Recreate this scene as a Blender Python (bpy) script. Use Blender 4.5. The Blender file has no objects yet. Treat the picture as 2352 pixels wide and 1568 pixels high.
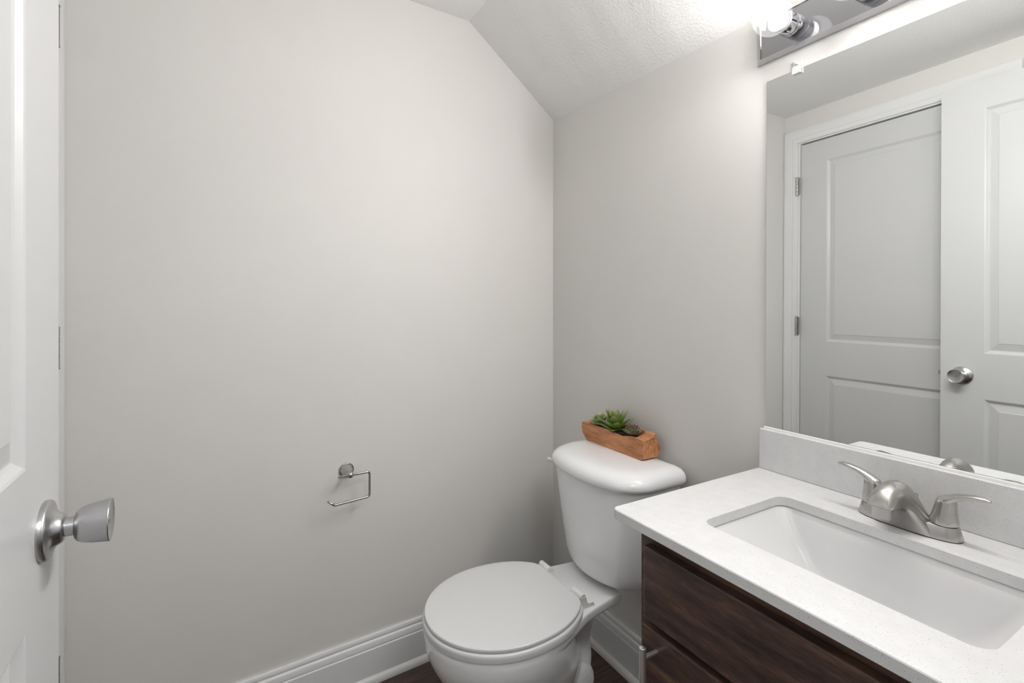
import bpy, bmesh, math, random
from mathutils import Vector, Matrix

random.seed(7)
SC = bpy.context.scene
COL = SC.collection
PI = math.pi

# ------------------------------------------------------------------ camera, world, light, exposure
cam_data = bpy.data.cameras.new('camera')
cam = bpy.data.objects.new('camera', cam_data)
COL.objects.link(cam)
cam.location = (1.5593, -1.2024, 1.1989)
cam.rotation_euler = (PI / 2, 0, math.radians(90 - 32.8578))
cam_data.sensor_width = 36.0
cam_data.lens = 36.0 * 1127.26 / 2352
cam_data.shift_y = -(784 - 696.58) / 2352
cam_data.clip_start = 0.01
SC.camera = cam

world = bpy.data.worlds.new('world')
SC.world = world
world.use_nodes = True
world.node_tree.nodes['Background'].inputs[0].default_value = (1.0, 0.985, 0.96, 1)
world.node_tree.nodes['Background'].inputs[1].default_value = 0.05

hall_fill_data = bpy.data.lights.new('hall_fill_light', 'AREA')  # added, unseen area lamp; sends soft fill through the doorway, no known fixture
hall_fill_data.shape = 'DISK'
hall_fill_data.size = 0.9
hall_fill_data.energy = 16
hall_fill_data.color = (0.965, 0.985, 1.0)
hall_fill = bpy.data.objects.new('hall_fill_light', hall_fill_data)
COL.objects.link(hall_fill)
hall_fill.location = (2.45, -1.0, 2.40)

BULB_STRENGTH = 790.0
SC.view_settings.view_transform = 'Standard'
SC.view_settings.look = 'None'
SC.view_settings.gamma = 1.0
SC.view_settings.use_curve_mapping = False
SC.view_settings.exposure = 0.08

# ------------------------------------------------------------------ frames
BE = -0.0474                      # the toilet wall is a little out of square with the long wall
RB = Matrix.Rotation(BE, 4, 'Z')


# ------------------------------------------------------------------ materials
def new_mat(name):
    m = bpy.data.materials.new(name)
    m.use_nodes = True
    nt = m.node_tree
    return m, nt, nt.nodes['Principled BSDF']


def plain(name, col, rough=0.5, metal=0.0, coat=0.0, spec=0.5):
    m, nt, b = new_mat(name)
    b.inputs['Base Color'].default_value = (*col, 1)
    b.inputs['Roughness'].default_value = rough
    b.inputs['Metallic'].default_value = metal
    b.inputs['Coat Weight'].default_value = coat
    b.inputs['Coat Roughness'].default_value = 0.04
    b.inputs['Specular IOR Level'].default_value = spec
    return m


def tex_coord(nt, kind='Object', scale=(1, 1, 1)):
    tc = nt.nodes.new('ShaderNodeTexCoord')
    mp = nt.nodes.new('ShaderNodeMapping')
    mp.inputs['Scale'].default_value = scale
    nt.links.new(tc.outputs[kind], mp.inputs['Vector'])
    return mp.outputs['Vector']


def noise(nt, vec, scale, detail=4, rough=0.5):
    n = nt.nodes.new('ShaderNodeTexNoise')
    n.inputs['Scale'].default_value = scale
    n.inputs['Detail'].default_value = detail
    n.inputs['Roughness'].default_value = rough
    nt.links.new(vec, n.inputs['Vector'])
    return n


def ramp(nt, fac, stops):
    r = nt.nodes.new('ShaderNodeValToRGB')
    e = r.color_ramp.elements
    while len(e) < len(stops):
        e.new(0.5)
    for el, (p, c) in zip(e, stops):
        el.position = p
        el.color = (*c, 1)
    nt.links.new(fac, r.inputs['Fac'])
    return r.outputs['Color']


def add_bump(nt, b, height, strength, dist):
    bp = nt.nodes.new('ShaderNodeBump')
    bp.inputs['Strength'].default_value = strength
    bp.inputs['Distance'].default_value = dist
    nt.links.new(height, bp.inputs['Height'])
    nt.links.new(bp.outputs['Normal'], b.inputs['Normal'])


def paint(name, col, rough, bump_scale, bump_strength, mottled=0.03):
    m, nt, b = new_mat(name)
    v = tex_coord(nt)
    n = noise(nt, v, bump_scale, 3)
    add_bump(nt, b, n.outputs['Fac'], bump_strength, 0.002)
    n2 = noise(nt, v, 2.2, 3)
    lo = tuple(c * (1 - mottled) for c in col)
    hi = tuple(min(1, c * (1 + mottled)) for c in col)
    nt.links.new(ramp(nt, n2.outputs['Fac'], [(0.35, lo), (0.65, hi)]), b.inputs['Base Color'])
    b.inputs['Roughness'].default_value = rough
    return m


def wood(name, dark, mid, light, axis_scale, rough, scale=6.0, coat=0.0):
    m, nt, b = new_mat(name)
    v = tex_coord(nt, 'Object', axis_scale)
    n = noise(nt, v, scale, 6, 0.6)
    n2 = noise(nt, v, scale * 9, 4, 0.6)
    mx = nt.nodes.new('ShaderNodeMath')
    mx.operation = 'MULTIPLY_ADD'
    mx.inputs[1].default_value = 0.35
    nt.links.new(n2.outputs['Fac'], mx.inputs[0])
    nt.links.new(n.outputs['Fac'], mx.inputs[2])
    c = ramp(nt, mx.outputs[0], [(0.48, dark), (0.68, mid), (0.9, light)])
    nt.links.new(c, b.inputs['Base Color'])
    b.inputs['Roughness'].default_value = rough
    b.inputs['Coat Weight'].default_value = coat
    add_bump(nt, b, n2.outputs['Fac'], 0.12, 0.001)
    return m


def quartz(name):
    m, nt, b = new_mat(name)
    v = tex_coord(nt)
    base = ramp(nt, noise(nt, v, 40, 3).outputs['Fac'], [(0.3, (0.705, 0.705, 0.71)), (0.7, (0.75, 0.75, 0.755))])
    prev = base
    for sc, lim, colr in ((330, 0.19, (0.40, 0.39, 0.38)), (540, 0.24, (0.52, 0.51, 0.50))):
        vo = nt.nodes.new('ShaderNodeTexVoronoi')
        vo.inputs['Scale'].default_value = sc
        nt.links.new(v, vo.inputs['Vector'])
        sep = nt.nodes.new('ShaderNodeSeparateColor')
        nt.links.new(vo.outputs['Color'], sep.inputs[0])
        # only some of the cells carry a speck
        keep = nt.nodes.new('ShaderNodeMath'); keep.operation = 'GREATER_THAN'
        keep.inputs[1].default_value = 0.76
        nt.links.new(sep.outputs[0], keep.inputs[0])
        near = nt.nodes.new('ShaderNodeMath'); near.operation = 'LESS_THAN'
        near.inputs[1].default_value = lim
        nt.links.new(vo.outputs['Distance'], near.inputs[0])
        both = nt.nodes.new('ShaderNodeMath'); both.operation = 'MULTIPLY'
        nt.links.new(keep.outputs[0], both.inputs[0])
        nt.links.new(near.outputs[0], both.inputs[1])
        mix = nt.nodes.new('ShaderNodeMix'); mix.data_type = 'RGBA'
        nt.links.new(both.outputs[0], mix.inputs['Factor'])
        nt.links.new(prev, mix.inputs['A'])
        mix.inputs['B'].default_value = (*colr, 1)
        prev = mix.outputs['Result']
    nt.links.new(prev, b.inputs['Base Color'])
    b.inputs['Roughness'].default_value = 0.28
    return m


def brushed(name, col, rough, axis_scale=(1, 1, 1), streak=0.12):
    m, nt, b = new_mat(name)
    v = tex_coord(nt, 'Object', axis_scale)
    n = noise(nt, v, 35, 1)
    r = nt.nodes.new('ShaderNodeMapRange')
    r.inputs['To Min'].default_value = rough - streak / 2
    r.inputs['To Max'].default_value = rough + streak / 2
    nt.links.new(n.outputs['Fac'], r.inputs['Value'])
    nt.links.new(r.outputs['Result'], b.inputs['Roughness'])
    b.inputs['Base Color'].default_value = (*col, 1)
    b.inputs['Metallic'].default_value = 1.0
    return m


def floor_planks(name):
    m, nt, b = new_mat(name)
    v = tex_coord(nt)
    # boards run along the long wall (y)
    sw = nt.nodes.new('ShaderNodeMapping')
    sw.inputs['Rotation'].default_value = (0, 0, PI / 2)
    nt.links.new(v, sw.inputs['Vector'])
    br = nt.nodes.new('ShaderNodeTexBrick')
    br.offset = 0.37
    br.inputs['Scale'].default_value = 1.0
    br.inputs['Brick Width'].default_value = 1.2
    br.inputs['Row Height'].default_value = 0.125
    br.inputs['Mortar Size'].default_value = 0.0015
    br.inputs['Color1'].default_value = (0.2, 0.2, 0.2, 1)
    br.inputs['Color2'].default_value = (0.8, 0.8, 0.8, 1)
    br.inputs['Mortar'].default_value = (0, 0, 0, 1)
    nt.links.new(sw.outputs['Vector'], br.inputs['Vector'])
    st = nt.nodes.new('ShaderNodeMapping')
    st.inputs['Scale'].default_value = (9, 0.9, 1)
    nt.links.new(v, st.inputs['Vector'])
    n = noise(nt, st.outputs['Vector'], 6, 6, 0.6)
    add = nt.nodes.new('ShaderNodeMath'); add.operation = 'MULTIPLY_ADD'
    add.inputs[1].default_value = 0.35
    sep = nt.nodes.new('ShaderNodeSeparateColor')
    nt.links.new(br.outputs['Color'], sep.inputs[0])
    nt.links.new(sep.outputs[0], add.inputs[0])
    nt.links.new(n.outputs['Fac'], add.inputs[2])
    c = ramp(nt, add.outputs[0], [(0.4, (0.036, 0.021, 0.015)), (0.65, (0.075, 0.045, 0.031)), (0.95, (0.15, 0.092, 0.062))])
    mix = nt.nodes.new('ShaderNodeMix'); mix.data_type = 'RGBA'
    nt.links.new(br.outputs['Fac'], mix.inputs['Factor'])
    nt.links.new(c, mix.inputs['A'])
    mix.inputs['B'].default_value = (0.012, 0.008, 0.006, 1)
    nt.links.new(mix.outputs['Result'], b.inputs['Base Color'])
    b.inputs['Roughness'].default_value = 0.42
    add_bump(nt, b, n.outputs['Fac'], 0.15, 0.001)
    return m


def leaf_mat(name, base, mid, tip, rough=0.45):
    m, nt, b = new_mat(name)
    uv = nt.nodes.new('ShaderNodeTexCoord')
    sep = nt.nodes.new('ShaderNodeSeparateXYZ')
    nt.links.new(uv.outputs['UV'], sep.inputs[0])
    n = noise(nt, tex_coord(nt), 160, 3)
    add = nt.nodes.new('ShaderNodeMath'); add.operation = 'MULTIPLY_ADD'
    add.inputs[1].default_value = 0.18
    nt.links.new(n.outputs['Fac'], add.inputs[0])
    nt.links.new(sep.outputs[1], add.inputs[2])
    c = ramp(nt, add.outputs[0], [(0.15, base), (0.6, mid), (1.0, tip)])
    nt.links.new(c, b.inputs['Base Color'])
    b.inputs['Roughness'].default_value = rough
    b.inputs['Subsurface Weight'].default_value = 0.0
    return m


def glass_shell(name):
    m = bpy.data.materials.new(name)
    m.use_nodes = True
    nt = m.node_tree
    nt.nodes.clear()
    out = nt.nodes.new('ShaderNodeOutputMaterial')
    tr = nt.nodes.new('ShaderNodeBsdfTransparent')
    tr.inputs[0].default_value = (0.97, 0.97, 0.98, 1)
    gl = nt.nodes.new('ShaderNodeBsdfGlossy')
    gl.inputs['Roughness'].default_value = 0.03
    df = nt.nodes.new('ShaderNodeBsdfTranslucent')
    df.inputs[0].default_value = (0.9, 0.9, 0.92, 1)
    m1 = nt.nodes.new('ShaderNodeMixShader')
    m1.inputs[0].default_value = 0.0045
    nt.links.new(tr.outputs[0], m1.inputs[1])
    nt.links.new(df.outputs[0], m1.inputs[2])
    lw = nt.nodes.new('ShaderNodeLayerWeight')
    lw.inputs['Blend'].default_value = 0.5
    pw = nt.nodes.new('ShaderNodeMath'); pw.operation = 'POWER'
    pw.inputs[1].default_value = 5.0
    nt.links.new(lw.outputs['Facing'], pw.inputs[0])
    fr = nt.nodes.new('ShaderNodeMath'); fr.operation = 'MULTIPLY_ADD'
    fr.inputs[1].default_value = 0.30
    fr.inputs[2].default_value = 0.02
    nt.links.new(pw.outputs[0], fr.inputs[0])
    m2 = nt.nodes.new('ShaderNodeMixShader')
    nt.links.new(fr.outputs[0], m2.inputs[0])
    nt.links.new(m1.outputs[0], m2.inputs[1])
    nt.links.new(gl.outputs[0], m2.inputs[2])
    nt.links.new(m2.outputs[0], out.inputs[0])
    return m


def clear_plastic(name):
    m, nt, b = new_mat(name)
    b.inputs['Base Color'].default_value = (0.97, 0.98, 0.98, 1)
    b.inputs['Roughness'].default_value = 0.08
    b.inputs['Transmission Weight'].default_value = 0.35
    b.inputs['IOR'].default_value = 1.45
    return m


def emit(name, col, strength):
    m, nt, b = new_mat(name)
    b.inputs['Base Color'].default_value = (0.9, 0.9, 0.9, 1)
    b.inputs['Emission Color'].default_value = (*col, 1)
    b.inputs['Emission Strength'].default_value = strength
    return m


M = {}
M['wall'] = paint('greige_wall_paint', (0.74, 0.727, 0.702), 0.55, 420, 0.12, 0.012)
M['ceiling'] = paint('white_stippled_ceiling_paint', (0.88, 0.875, 0.86), 0.8, 130, 0.75, 0.01)
M['trim'] = plain('white_semigloss_trim_paint', (0.78, 0.785, 0.79), 0.32)
M['door'] = paint('white_door_paint', (0.62, 0.625, 0.63), 0.36, 500, 0.05, 0.006)
M['floor'] = floor_planks('dark_wood_planks')
M['hall'] = plain('hall_paint', (0.74, 0.735, 0.72), 0.7)
M['porcelain'] = plain('white_porcelain', (0.90, 0.905, 0.915), 0.08, coat=0.3)
M['seat'] = plain('white_seat_plastic', (0.70, 0.70, 0.705), 0.22)
M['caulk'] = plain('white_caulk', (0.82, 0.82, 0.81), 0.5)
M['white_plastic'] = plain('white_plastic', (0.80, 0.80, 0.79), 0.3)
M['sink'] = plain('white_sink_porcelain', (0.76, 0.76, 0.765), 0.10, coat=0.3)
M['quartz'] = quartz('speckled_white_quartz')
M['espresso'] = wood('espresso_stained_wood', (0.026, 0.0145, 0.0125), (0.072, 0.041, 0.033), (0.18, 0.098, 0.062), (1.2, 6, 9), 0.42, 5.0, coat=0.15)
M['nickel'] = brushed('brushed_nickel', (0.50, 0.49, 0.475), 0.23, streak=0.05)
M['satin'] = brushed('satin_chrome', (0.52, 0.52, 0.53), 0.28, streak=0.05)
M['chrome'] = plain('polished_chrome_plate', (0.46, 0.46, 0.48), 0.10, 1.0)
M['bar_steel'] = plain('satin_bar_steel', (0.80, 0.79, 0.79), 0.42, 1.0)
M['steel'] = brushed('hinge_steel', (0.46, 0.46, 0.45), 0.35)
M['dark'] = plain('dark_gap', (0.02, 0.02, 0.02), 0.6)
M['mirror'] = plain('mirror_silver', (0.90, 0.915, 0.905), 0.0, 1.0)
M['mirror_edge'] = plain('mirror_edge_glass', (0.24, 0.28, 0.26), 0.12)
M['glass_globe'] = glass_shell('clear_bulb_glass')
M['bulb_base'] = plain('white_bulb_collar', (0.82, 0.80, 0.78), 0.4)
M['led'] = emit('lit_led_core', (1.0, 0.98, 0.955), BULB_STRENGTH)
M['clip'] = clear_plastic('clear_clip_plastic')
M['planter'] = wood('orange_brown_cedar', (0.30, 0.118, 0.048), (0.50, 0.215, 0.095), (0.66, 0.33, 0.165), (2.0, 14, 10), 0.6, 7.0)
M['moss'] = plain('dark_moss', (0.045, 0.04, 0.022), 0.95)
M['agave'] = leaf_mat('bright_green_leaf', (0.12, 0.22, 0.015), (0.17, 0.29, 0.03), (0.30, 0.33, 0.15))
M['pale_leaf'] = leaf_mat('pale_green_leaf', (0.17, 0.23, 0.07), (0.27, 0.36, 0.13), (0.38, 0.45, 0.22))
M['echeveria'] = leaf_mat('blue_green_leaf', (0.13, 0.27, 0.14), (0.22, 0.34, 0.20), (0.16, 0.06, 0.06), 0.3)


# ------------------------------------------------------------------ mesh helpers
def obj(name, bm, mat, parent=None, smooth=False, bevel=0.0, segs=2, recalc=True):
    if recalc:
        bmesh.ops.recalc_face_normals(bm, faces=bm.faces[:])
    me = bpy.data.meshes.new(name)
    bm.to_mesh(me)
    bm.free()
    if mat is not None:
        for mm in (mat if isinstance(mat, (list, tuple)) else [mat]):
            me.materials.append(mm)
    o = bpy.data.objects.new(name, me)
    COL.objects.link(o)
    if parent is not None:
        o.parent = parent
    if bevel > 0:
        md = o.modifiers.new('bevel', 'BEVEL')
        md.width = bevel
        md.segments = segs
        md.limit_method = 'ANGLE'
        md.angle_limit = math.radians(40)
        md.harden_normals = False
    if smooth:
        for p in me.polygons:
            p.use_smooth = True
        if smooth != 'all':
            try:
                me.set_sharp_from_angle(angle=math.radians(smooth if smooth is not True else 40))
            except Exception:
                pass
    return o


def tag(o, label, cat, group=None, kind=None):
    o['label'] = label
    o['category'] = cat
    if group:
        o['group'] = group
    if kind:
        o['kind'] = kind
    return o


def thing(name, label, cat, loc=(0, 0, 0), rotz=0.0, in_b=True):
    """Empty at the thing's base; in_b: loc is measured along the toilet wall."""
    o = bpy.data.objects.new(name, None)
    o.empty_display_size = 0.05
    COL.objects.link(o)
    if in_b:
        o.location = RB @ Vector(loc)
        o.rotation_euler = (0, 0, BE + rotz)
    else:
        o.location = loc
        o.rotation_euler = (0, 0, rotz)
    return tag(o, label, cat)


def struct(o, label=None, cat=None):
    o['kind'] = 'structure'
    if label:
        o['label'] = label
    if cat:
        o['category'] = cat
    return o


def box(bm, x0, x1, y0, y1, z0, z1):
    v = [bm.verts.new(p) for p in ((x0, y0, z0), (x1, y0, z0), (x1, y1, z0), (x0, y1, z0),
                                   (x0, y0, z1), (x1, y0, z1), (x1, y1, z1), (x0, y1, z1))]
    for f in ((0, 3, 2, 1), (4, 5, 6, 7), (0, 1, 5, 4), (1, 2, 6, 5), (2, 3, 7, 6), (3, 0, 4, 7)):
        bm.faces.new([v[i] for i in f])
    return v


def prism(bm, pts, direction):
    """polygon (list of 3D points) swept along a vector"""
    d = Vector(direction)
    a = [bm.verts.new(p) for p in pts]
    b = [bm.verts.new(Vector(p) + d) for p in pts]
    n = len(pts)
    bm.faces.new(a)
    bm.faces.new(b[::-1])
    for i in range(n):
        bm.faces.new((a[i], b[i], b[(i + 1) % n], a[(i + 1) % n]))


def loft(bm, loops, cap0=True, cap1=True, closed=False):
    rings = [[bm.verts.new(p) for p in lp] for lp in loops]
    n = len(rings[0])
    pairs = list(zip(rings, rings[1:]))
    if closed:
        pairs.append((rings[-1], rings[0]))
    for r0, r1 in pairs:
        for i in range(n):
            j = (i + 1) % n
            bm.faces.new((r0[i], r0[j], r1[j], r1[i]))
    if not closed:
        if cap0:
            bm.faces.new(rings[0][::-1])
        if cap1:
            bm.faces.new(rings[-1])
    return rings


def smooth_sections(secs, m=6):
    """Catmull-Rom refinement of a list of number tuples"""
    out = []
    for i in range(len(secs) - 1):
        p0 = secs[max(i - 1, 0)]; p1 = secs[i]; p2 = secs[i + 1]; p3 = secs[min(i + 2, len(secs) - 1)]
        for j in range(m):
            t = j / m
            out.append(tuple(0.5 * (2 * b + (c - a) * t + (2 * a - 5 * b + 4 * c - d) * t * t + (3 * b - a - 3 * c + d) * t ** 3)
                             for a, b, c, d in zip(p0, p1, p2, p3)))
    out.append(tuple(secs[-1]))
    return out


def sgnpow(v, e):
    return math.copysign(abs(v) ** e, v)


def egg(cx, a, yf, yb, z, n=48, ex=2.0):
    """closed loop: half width a, from yf (front, most negative) to yb"""
    cy, b = (yf + yb) / 2, (yb - yf) / 2
    return [(cx + a * sgnpow(math.cos(t), 2 / ex), cy + b * sgnpow(math.sin(t), 2 / ex), z)
            for t in (2 * PI * i / n for i in range(n))]


def rrect(x0, x1, y0, y1, r, z, k=6):
    pts = []
    for (cx, cy, a0) in ((x1 - r, y1 - r, 0), (x0 + r, y1 - r, 90), (x0 + r, y0 + r, 180), (x1 - r, y0 + r, 270)):
        for i in range(k + 1):
            a = math.radians(a0 + 90 * i / k)
            pts.append((cx + r * math.cos(a), cy + r * math.sin(a), z))
    return pts


def lathe(bm, prof, origin, axis, n=48, cap=True):
    """prof: list of (distance along axis, radius)"""
    ax = Vector(axis).normalized()
    up = Vector((0, 0, 1)) if abs(ax.z) < 0.9 else Vector((1, 0, 0))
    e1 = ax.cross(up).normalized()
    e2 = ax.cross(e1).normalized()
    o = Vector(origin)
    loops = [[o + ax * d + (e1 * math.cos(2 * PI * i / n) + e2 * math.sin(2 * PI * i / n)) * max(r, 1e-5) for i in range(n)]
             for d, r in prof]
    loft(bm, loops, cap, cap)


def sphere(bm, c, r, n=40, m=24, squash=(1, 1, 1)):
    c = Vector(c)
    loops = []
    for j in range(m + 1):
        t = PI * j / m
        rr = max(math.sin(t), 1e-4) * r
        loops.append([c + Vector((rr * math.cos(2 * PI * i / n) * squash[0], rr * math.sin(2 * PI * i / n) * squash[1], r * math.cos(t) * squash[2])) for i in range(n)])
    loft(bm, loops)


def tube(bm, pts, rad, n=14, cap=True):
    """tube along a polyline; rad a number or a list"""
    P = [Vector(p) for p in pts]
    R = rad if isinstance(rad, (list, tuple)) else [rad] * len(P)
    T = []
    for i in range(len(P)):
        a = P[max(i - 1, 0)]
        b = P[min(i + 1, len(P) - 1)]
        T.append((b - a).normalized())
    ref = Vector((0, 0, 1)) if abs(T[0].z) < 0.9 else Vector((1, 0, 0))
    e1 = T[0].cross(ref).normalized()
    loops = []
    for i in range(len(P)):
        e1 = (e1 - T[i] * e1.dot(T[i])).normalized()
        e2 = T[i].cross(e1)
        loops.append([P[i] + (e1 * math.cos(2 * PI * k / n) + e2 * math.sin(2 * PI * k / n)) * R[i] for k in range(n)])
    loft(bm, loops, cap, cap)


def rounded_path(pts, r, k=6):
    P = [Vector(p) for p in pts]
    out = [P[0]]
    for i in range(1, len(P) - 1):
        a = (P[i - 1] - P[i]).normalized()
        b = (P[i + 1] - P[i]).normalized()
        half = a.angle(b) / 2
        d = min(r / math.tan(half), (P[i - 1] - P[i]).length * 0.49, (P[i + 1] - P[i]).length * 0.49)
        p0, p1 = P[i] + a * d, P[i] + b * d
        for j in range(k + 1):
            t = j / k
            out.append(p0 * (1 - t) ** 2 + P[i] * 2 * t * (1 - t) + p1 * t ** 2)
    out.append(P[-1])
    return out


# ------------------------------------------------------------------ the room
ZC = 2.2085              # flat ceiling
ZB = 1.9293              # top of the low wall behind the toilet
HS = -0.0389             # its slope along the wall
YC = -0.3778             # crease of the sloping ceiling
YD = -1.4796             # wall with the closed door
XE = 1.557               # doorway wall, measured along the toilet wall
TW = 0.115

bm = bmesh.new()
prism(bm, [(0, 0.14, 0), (0, YD - TW, 0), (0, YD - TW, ZC + 0.1), (0, YC, ZC + 0.1), (0, 0.14, ZC + 0.1)], (-0.12, 0, 0))
struct(obj('wall_left', bm, M['wall']))

bm = bmesh.new()
prism(bm, [(-0.10, 0, 0), (XE + TW, 0, 0), (XE + TW, 0, ZB + HS * (XE + TW) + 0.02), (-0.10, 0, ZB + 0.02)], (0, 0.12, 0))
o = struct(obj('wall_back', bm, M['wall']))
o.matrix_world = RB

# wall with the closed door: two piers and a head around the opening
DX0, DX1, DH = 0.0827, 0.0827 + 0.762, 2.0405
bm = bmesh.new()
box(bm, -0.10, DX0 - 0.02, YD - TW, YD, 0, ZC + 0.05)
box(bm, DX1 + 0.02, 1.95, YD - TW, YD, 0, ZC + 0.05)
box(bm, DX0 - 0.02, DX1 + 0.02, YD - TW, YD, DH + 0.02, ZC + 0.05)
struct(obj('wall_front', bm, M['wall']))

# doorway wall on the right, where the photographer stands
OY0, OY1, OZ = -1.300, -0.535, 2.06
bm = bmesh.new()
box(bm, XE, XE + TW, -1.75, OY0 - 0.02, 0, ZC + 0.05)
box(bm, XE, XE + TW, OY1 + 0.02, 0.12, 0, ZC + 0.05)
box(bm, XE, XE + TW, OY0 - 0.02, OY1 + 0.02, OZ + 0.02, ZC + 0.05)
o = struct(obj('wall_right', bm, M['wall']))
o.matrix_world = RB

bm = bmesh.new()
box(bm, -0.12, 3.2, -2.9, 0.8, -0.05, 0)
struct(obj('floor', bm, M['floor']))

# ceiling: a flat part and a slope down to the low wall (one skin with thickness)
bm = bmesh.new()
x0, x1 = -0.06, XE + TW


def cpt(x, y, z):
    return RB @ Vector((x, y, z))


nx = 12
rows = []
for i in range(nx + 1):
    x = x0 + (x1 - x0) * i / nx
    zl = ZB + HS * x
    sl = (ZC - zl) / (-YC)
    yb = 0.06
    a = cpt(x, yb, zl - sl * yb)
    c = cpt(x, YC, ZC)
    d = cpt(x, -1.80, ZC)
    rows.append((a, c, d))
va = [[bm.verts.new(p) for p in r] for r in rows]
vt = [[bm.verts.new(p + Vector((0, 0, 0.08))) for p in r] for r in rows]
for i in range(nx):
    for j in range(2):
        bm.faces.new((va[i][j], va[i + 1][j], va[i + 1][j + 1], va[i][j + 1]))
        bm.faces.new((vt[i][j + 1], vt[i + 1][j + 1], vt[i + 1][j], vt[i][j]))
    bm.faces.new((va[i][0], vt[i][0], vt[i + 1][0], va[i + 1][0]))
    bm.faces.new((va[i][2], va[i + 1][2], vt[i + 1][2], vt[i][2]))
for i in (0, nx):
    for j in range(2):
        bm.faces.new((va[i][j], va[i][j + 1], vt[i][j + 1], vt[i][j]))
struct(obj('ceiling', bm, M['ceiling']))

# hall beyond the doorway
bm = bmesh.new()
box(bm, 3.0, 3.1, -2.9, 0.8, 0, 2.44)
box(bm, XE + TW + 0.02, 3.1, 0.7, 0.8, 0, 2.44)
box(bm, XE - 0.1, 3.1, -2.9, -2.8, 0, 2.44)
struct(obj('wall_hall', bm, M['hall']))
bm = bmesh.new()
box(bm, XE + 0.02, 3.1, -2.9, 0.8, 2.44, 2.52)
struct(obj('ceiling_hall', bm, M['ceiling']))


# ------------------------------------------------------------------ skirting
BASE = [(0, 0.1455), (0.0075, 0.1455), (0.0095, 0.1425), (0.0095, 0.1345), (0.0068, 0.1325), (0.0068, 0.1305), (0.0105, 0.1285),
        (0.0130, 0.1240), (0.0135, 0.1100), (0.0115, 0.1075), (0.0115, 0.1060), (0.0148, 0.1035), (0.0148, 0.0), (0, 0)]
SHOE = [(0.0148, 0.021), (0.0185, 0.0205), (0.0235, 0.0165), (0.0268, 0.0105), (0.0275, 0.004), (0.0275, 0), (0.0148, 0)]


def skirting(name, length_pts, prof, mat, parent=None, smooth=35):
    """length_pts: (start, end, inward normal)"""
    s, e, nrm = (Vector(v) for v in length_pts)
    bm = bmesh.new()
    pts = [s + nrm * d + Vector((0, 0, z)) for d, z in prof]
    prism(bm, pts, e - s)
    return obj(name, bm, mat, parent, smooth)


runA = ((0, YD + 0.02, 0), (0, 0.0, 0), (1, 0, 0))
o = skirting('baseboard_left', runA, BASE, M['trim'])
struct(o)
skirting('shoe_molding', runA, SHOE, M['trim'], o)
runB = ((0, 0, 0), (0.925, 0, 0), (0, -1, 0))
o = skirting('baseboard_back', runB, BASE, M['trim'])
struct(o)
skirting('shoe_molding', runB, SHOE, M['trim'], o)
o.matrix_world = RB


# ------------------------------------------------------------------ doors
PROF = [(0, 0), (0.003, 0.0012), (0.009, 0.0062), (0.0125, 0.0082), (0.0150, 0.0082), (0.0380, 0.0028), (0.0395, 0.0012)]


def door_face(bm, w, h, y, sgn, panels, back=False):
    """moulded two-panel face in the plane y, depth along -sgn"""
    xs = [0, panels[0][0], panels[0][1], w]
    zs = [0, panels[0][2], panels[0][3], panels[1][2], panels[1][3], h]
    grid = {}

    def V(x, z, d=0.0):
        return bm.verts.new((x, y - sgn * d, z))
    for i, x in enumerate(xs):
        for j, z in enumerate(zs):
            grid[i, j] = V(x, z)
    for i in range(3):
        for j in range(5):
            if i == 1 and j in (1, 3):
                continue
            bm.faces.new((grid[i, j], grid[i + 1, j], grid[i + 1, j + 1], grid[i, j + 1]))
    for j in (1, 3):
        ring = [grid[1, j], grid[2, j], grid[2, j + 1], grid[1, j + 1]]
        xa, xb, za, zb = xs[1], xs[2], zs[j], zs[j + 1]
        for ins, dep in PROF[1:]:
            nr = [V(xa + ins, za + ins, dep), V(xb - ins, za + ins, dep), V(xb - ins, zb - ins, dep), V(xa + ins, zb - ins, dep)]
            for k in range(4):
                bm.faces.new((ring[k], ring[(k + 1) % 4], nr[(k + 1) % 4], nr[k]))
            ring = nr
        bm.faces.new(ring)
    return grid


def door_slab(name, w, h, t, mat, parent=None):
    pan = [(0.129, w - 0.129, 0.225, 0.845), (0.129, w - 0.129, 1.014, 1.926)]
    bm = bmesh.new()
    g0 = door_face(bm, w, h, 0.0, 1, pan)           # front at y = 0 (faces +y)
    g1 = door_face(bm, w, h, -t, -1, pan)
    for i in range(3):
        for j in (0, 5):
            bm.faces.new((g0[i, j], g0[i + 1, j], g1[i + 1, j], g1[i, j]))
    for j in range(5):
        for i in (0, 3):
            bm.faces.new((g0[i, j], g0[i, j + 1], g1[i, j + 1], g1[i, j]))
    return obj(name, bm, mat, parent)


def hinge(parent, x, y, z, h=0.089, leaf=0.0):
    bm = bmesh.new()
    n = 5
    for k in range(n):
        z0 = z + h * k / n + 0.0006
        lathe(bm, [(0, 0.0058), (h / n - 0.0012, 0.0058)], (x, y, z0), (0, 0, 1), 16)
    lathe(bm, [(0, 0.0066), (0.003, 0.0066), (0.0045, 0.003)], (x, y, z + h), (0, 0, 1), 16)
    lathe(bm, [(0, 0.0066), (0.003, 0.0066), (0.0045, 0.003)], (x, y, z), (0, 0, -1), 16)
    box(bm, x - 0.001, x + 0.012, y - 0.010, y - 0.004, z, z + h)
    return obj('hinge', bm, M['steel'], parent, 40)


# closed door in the wall opposite the mirror
d1 = door_slab('door_1', DX1 - DX0, 2.030, 0.035, M['door'])
d1.location = (DX0, YD - 0.006, 0.0085)
struct(d1, 'white two-panel door shut in the wall opposite the mirror', 'door')
for hz in (0.30, 1.045, 1.772):
    hinge(d1, -0.010, 0.021, hz)
# knob of the closed door, hidden behind the open one in the photograph

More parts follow.
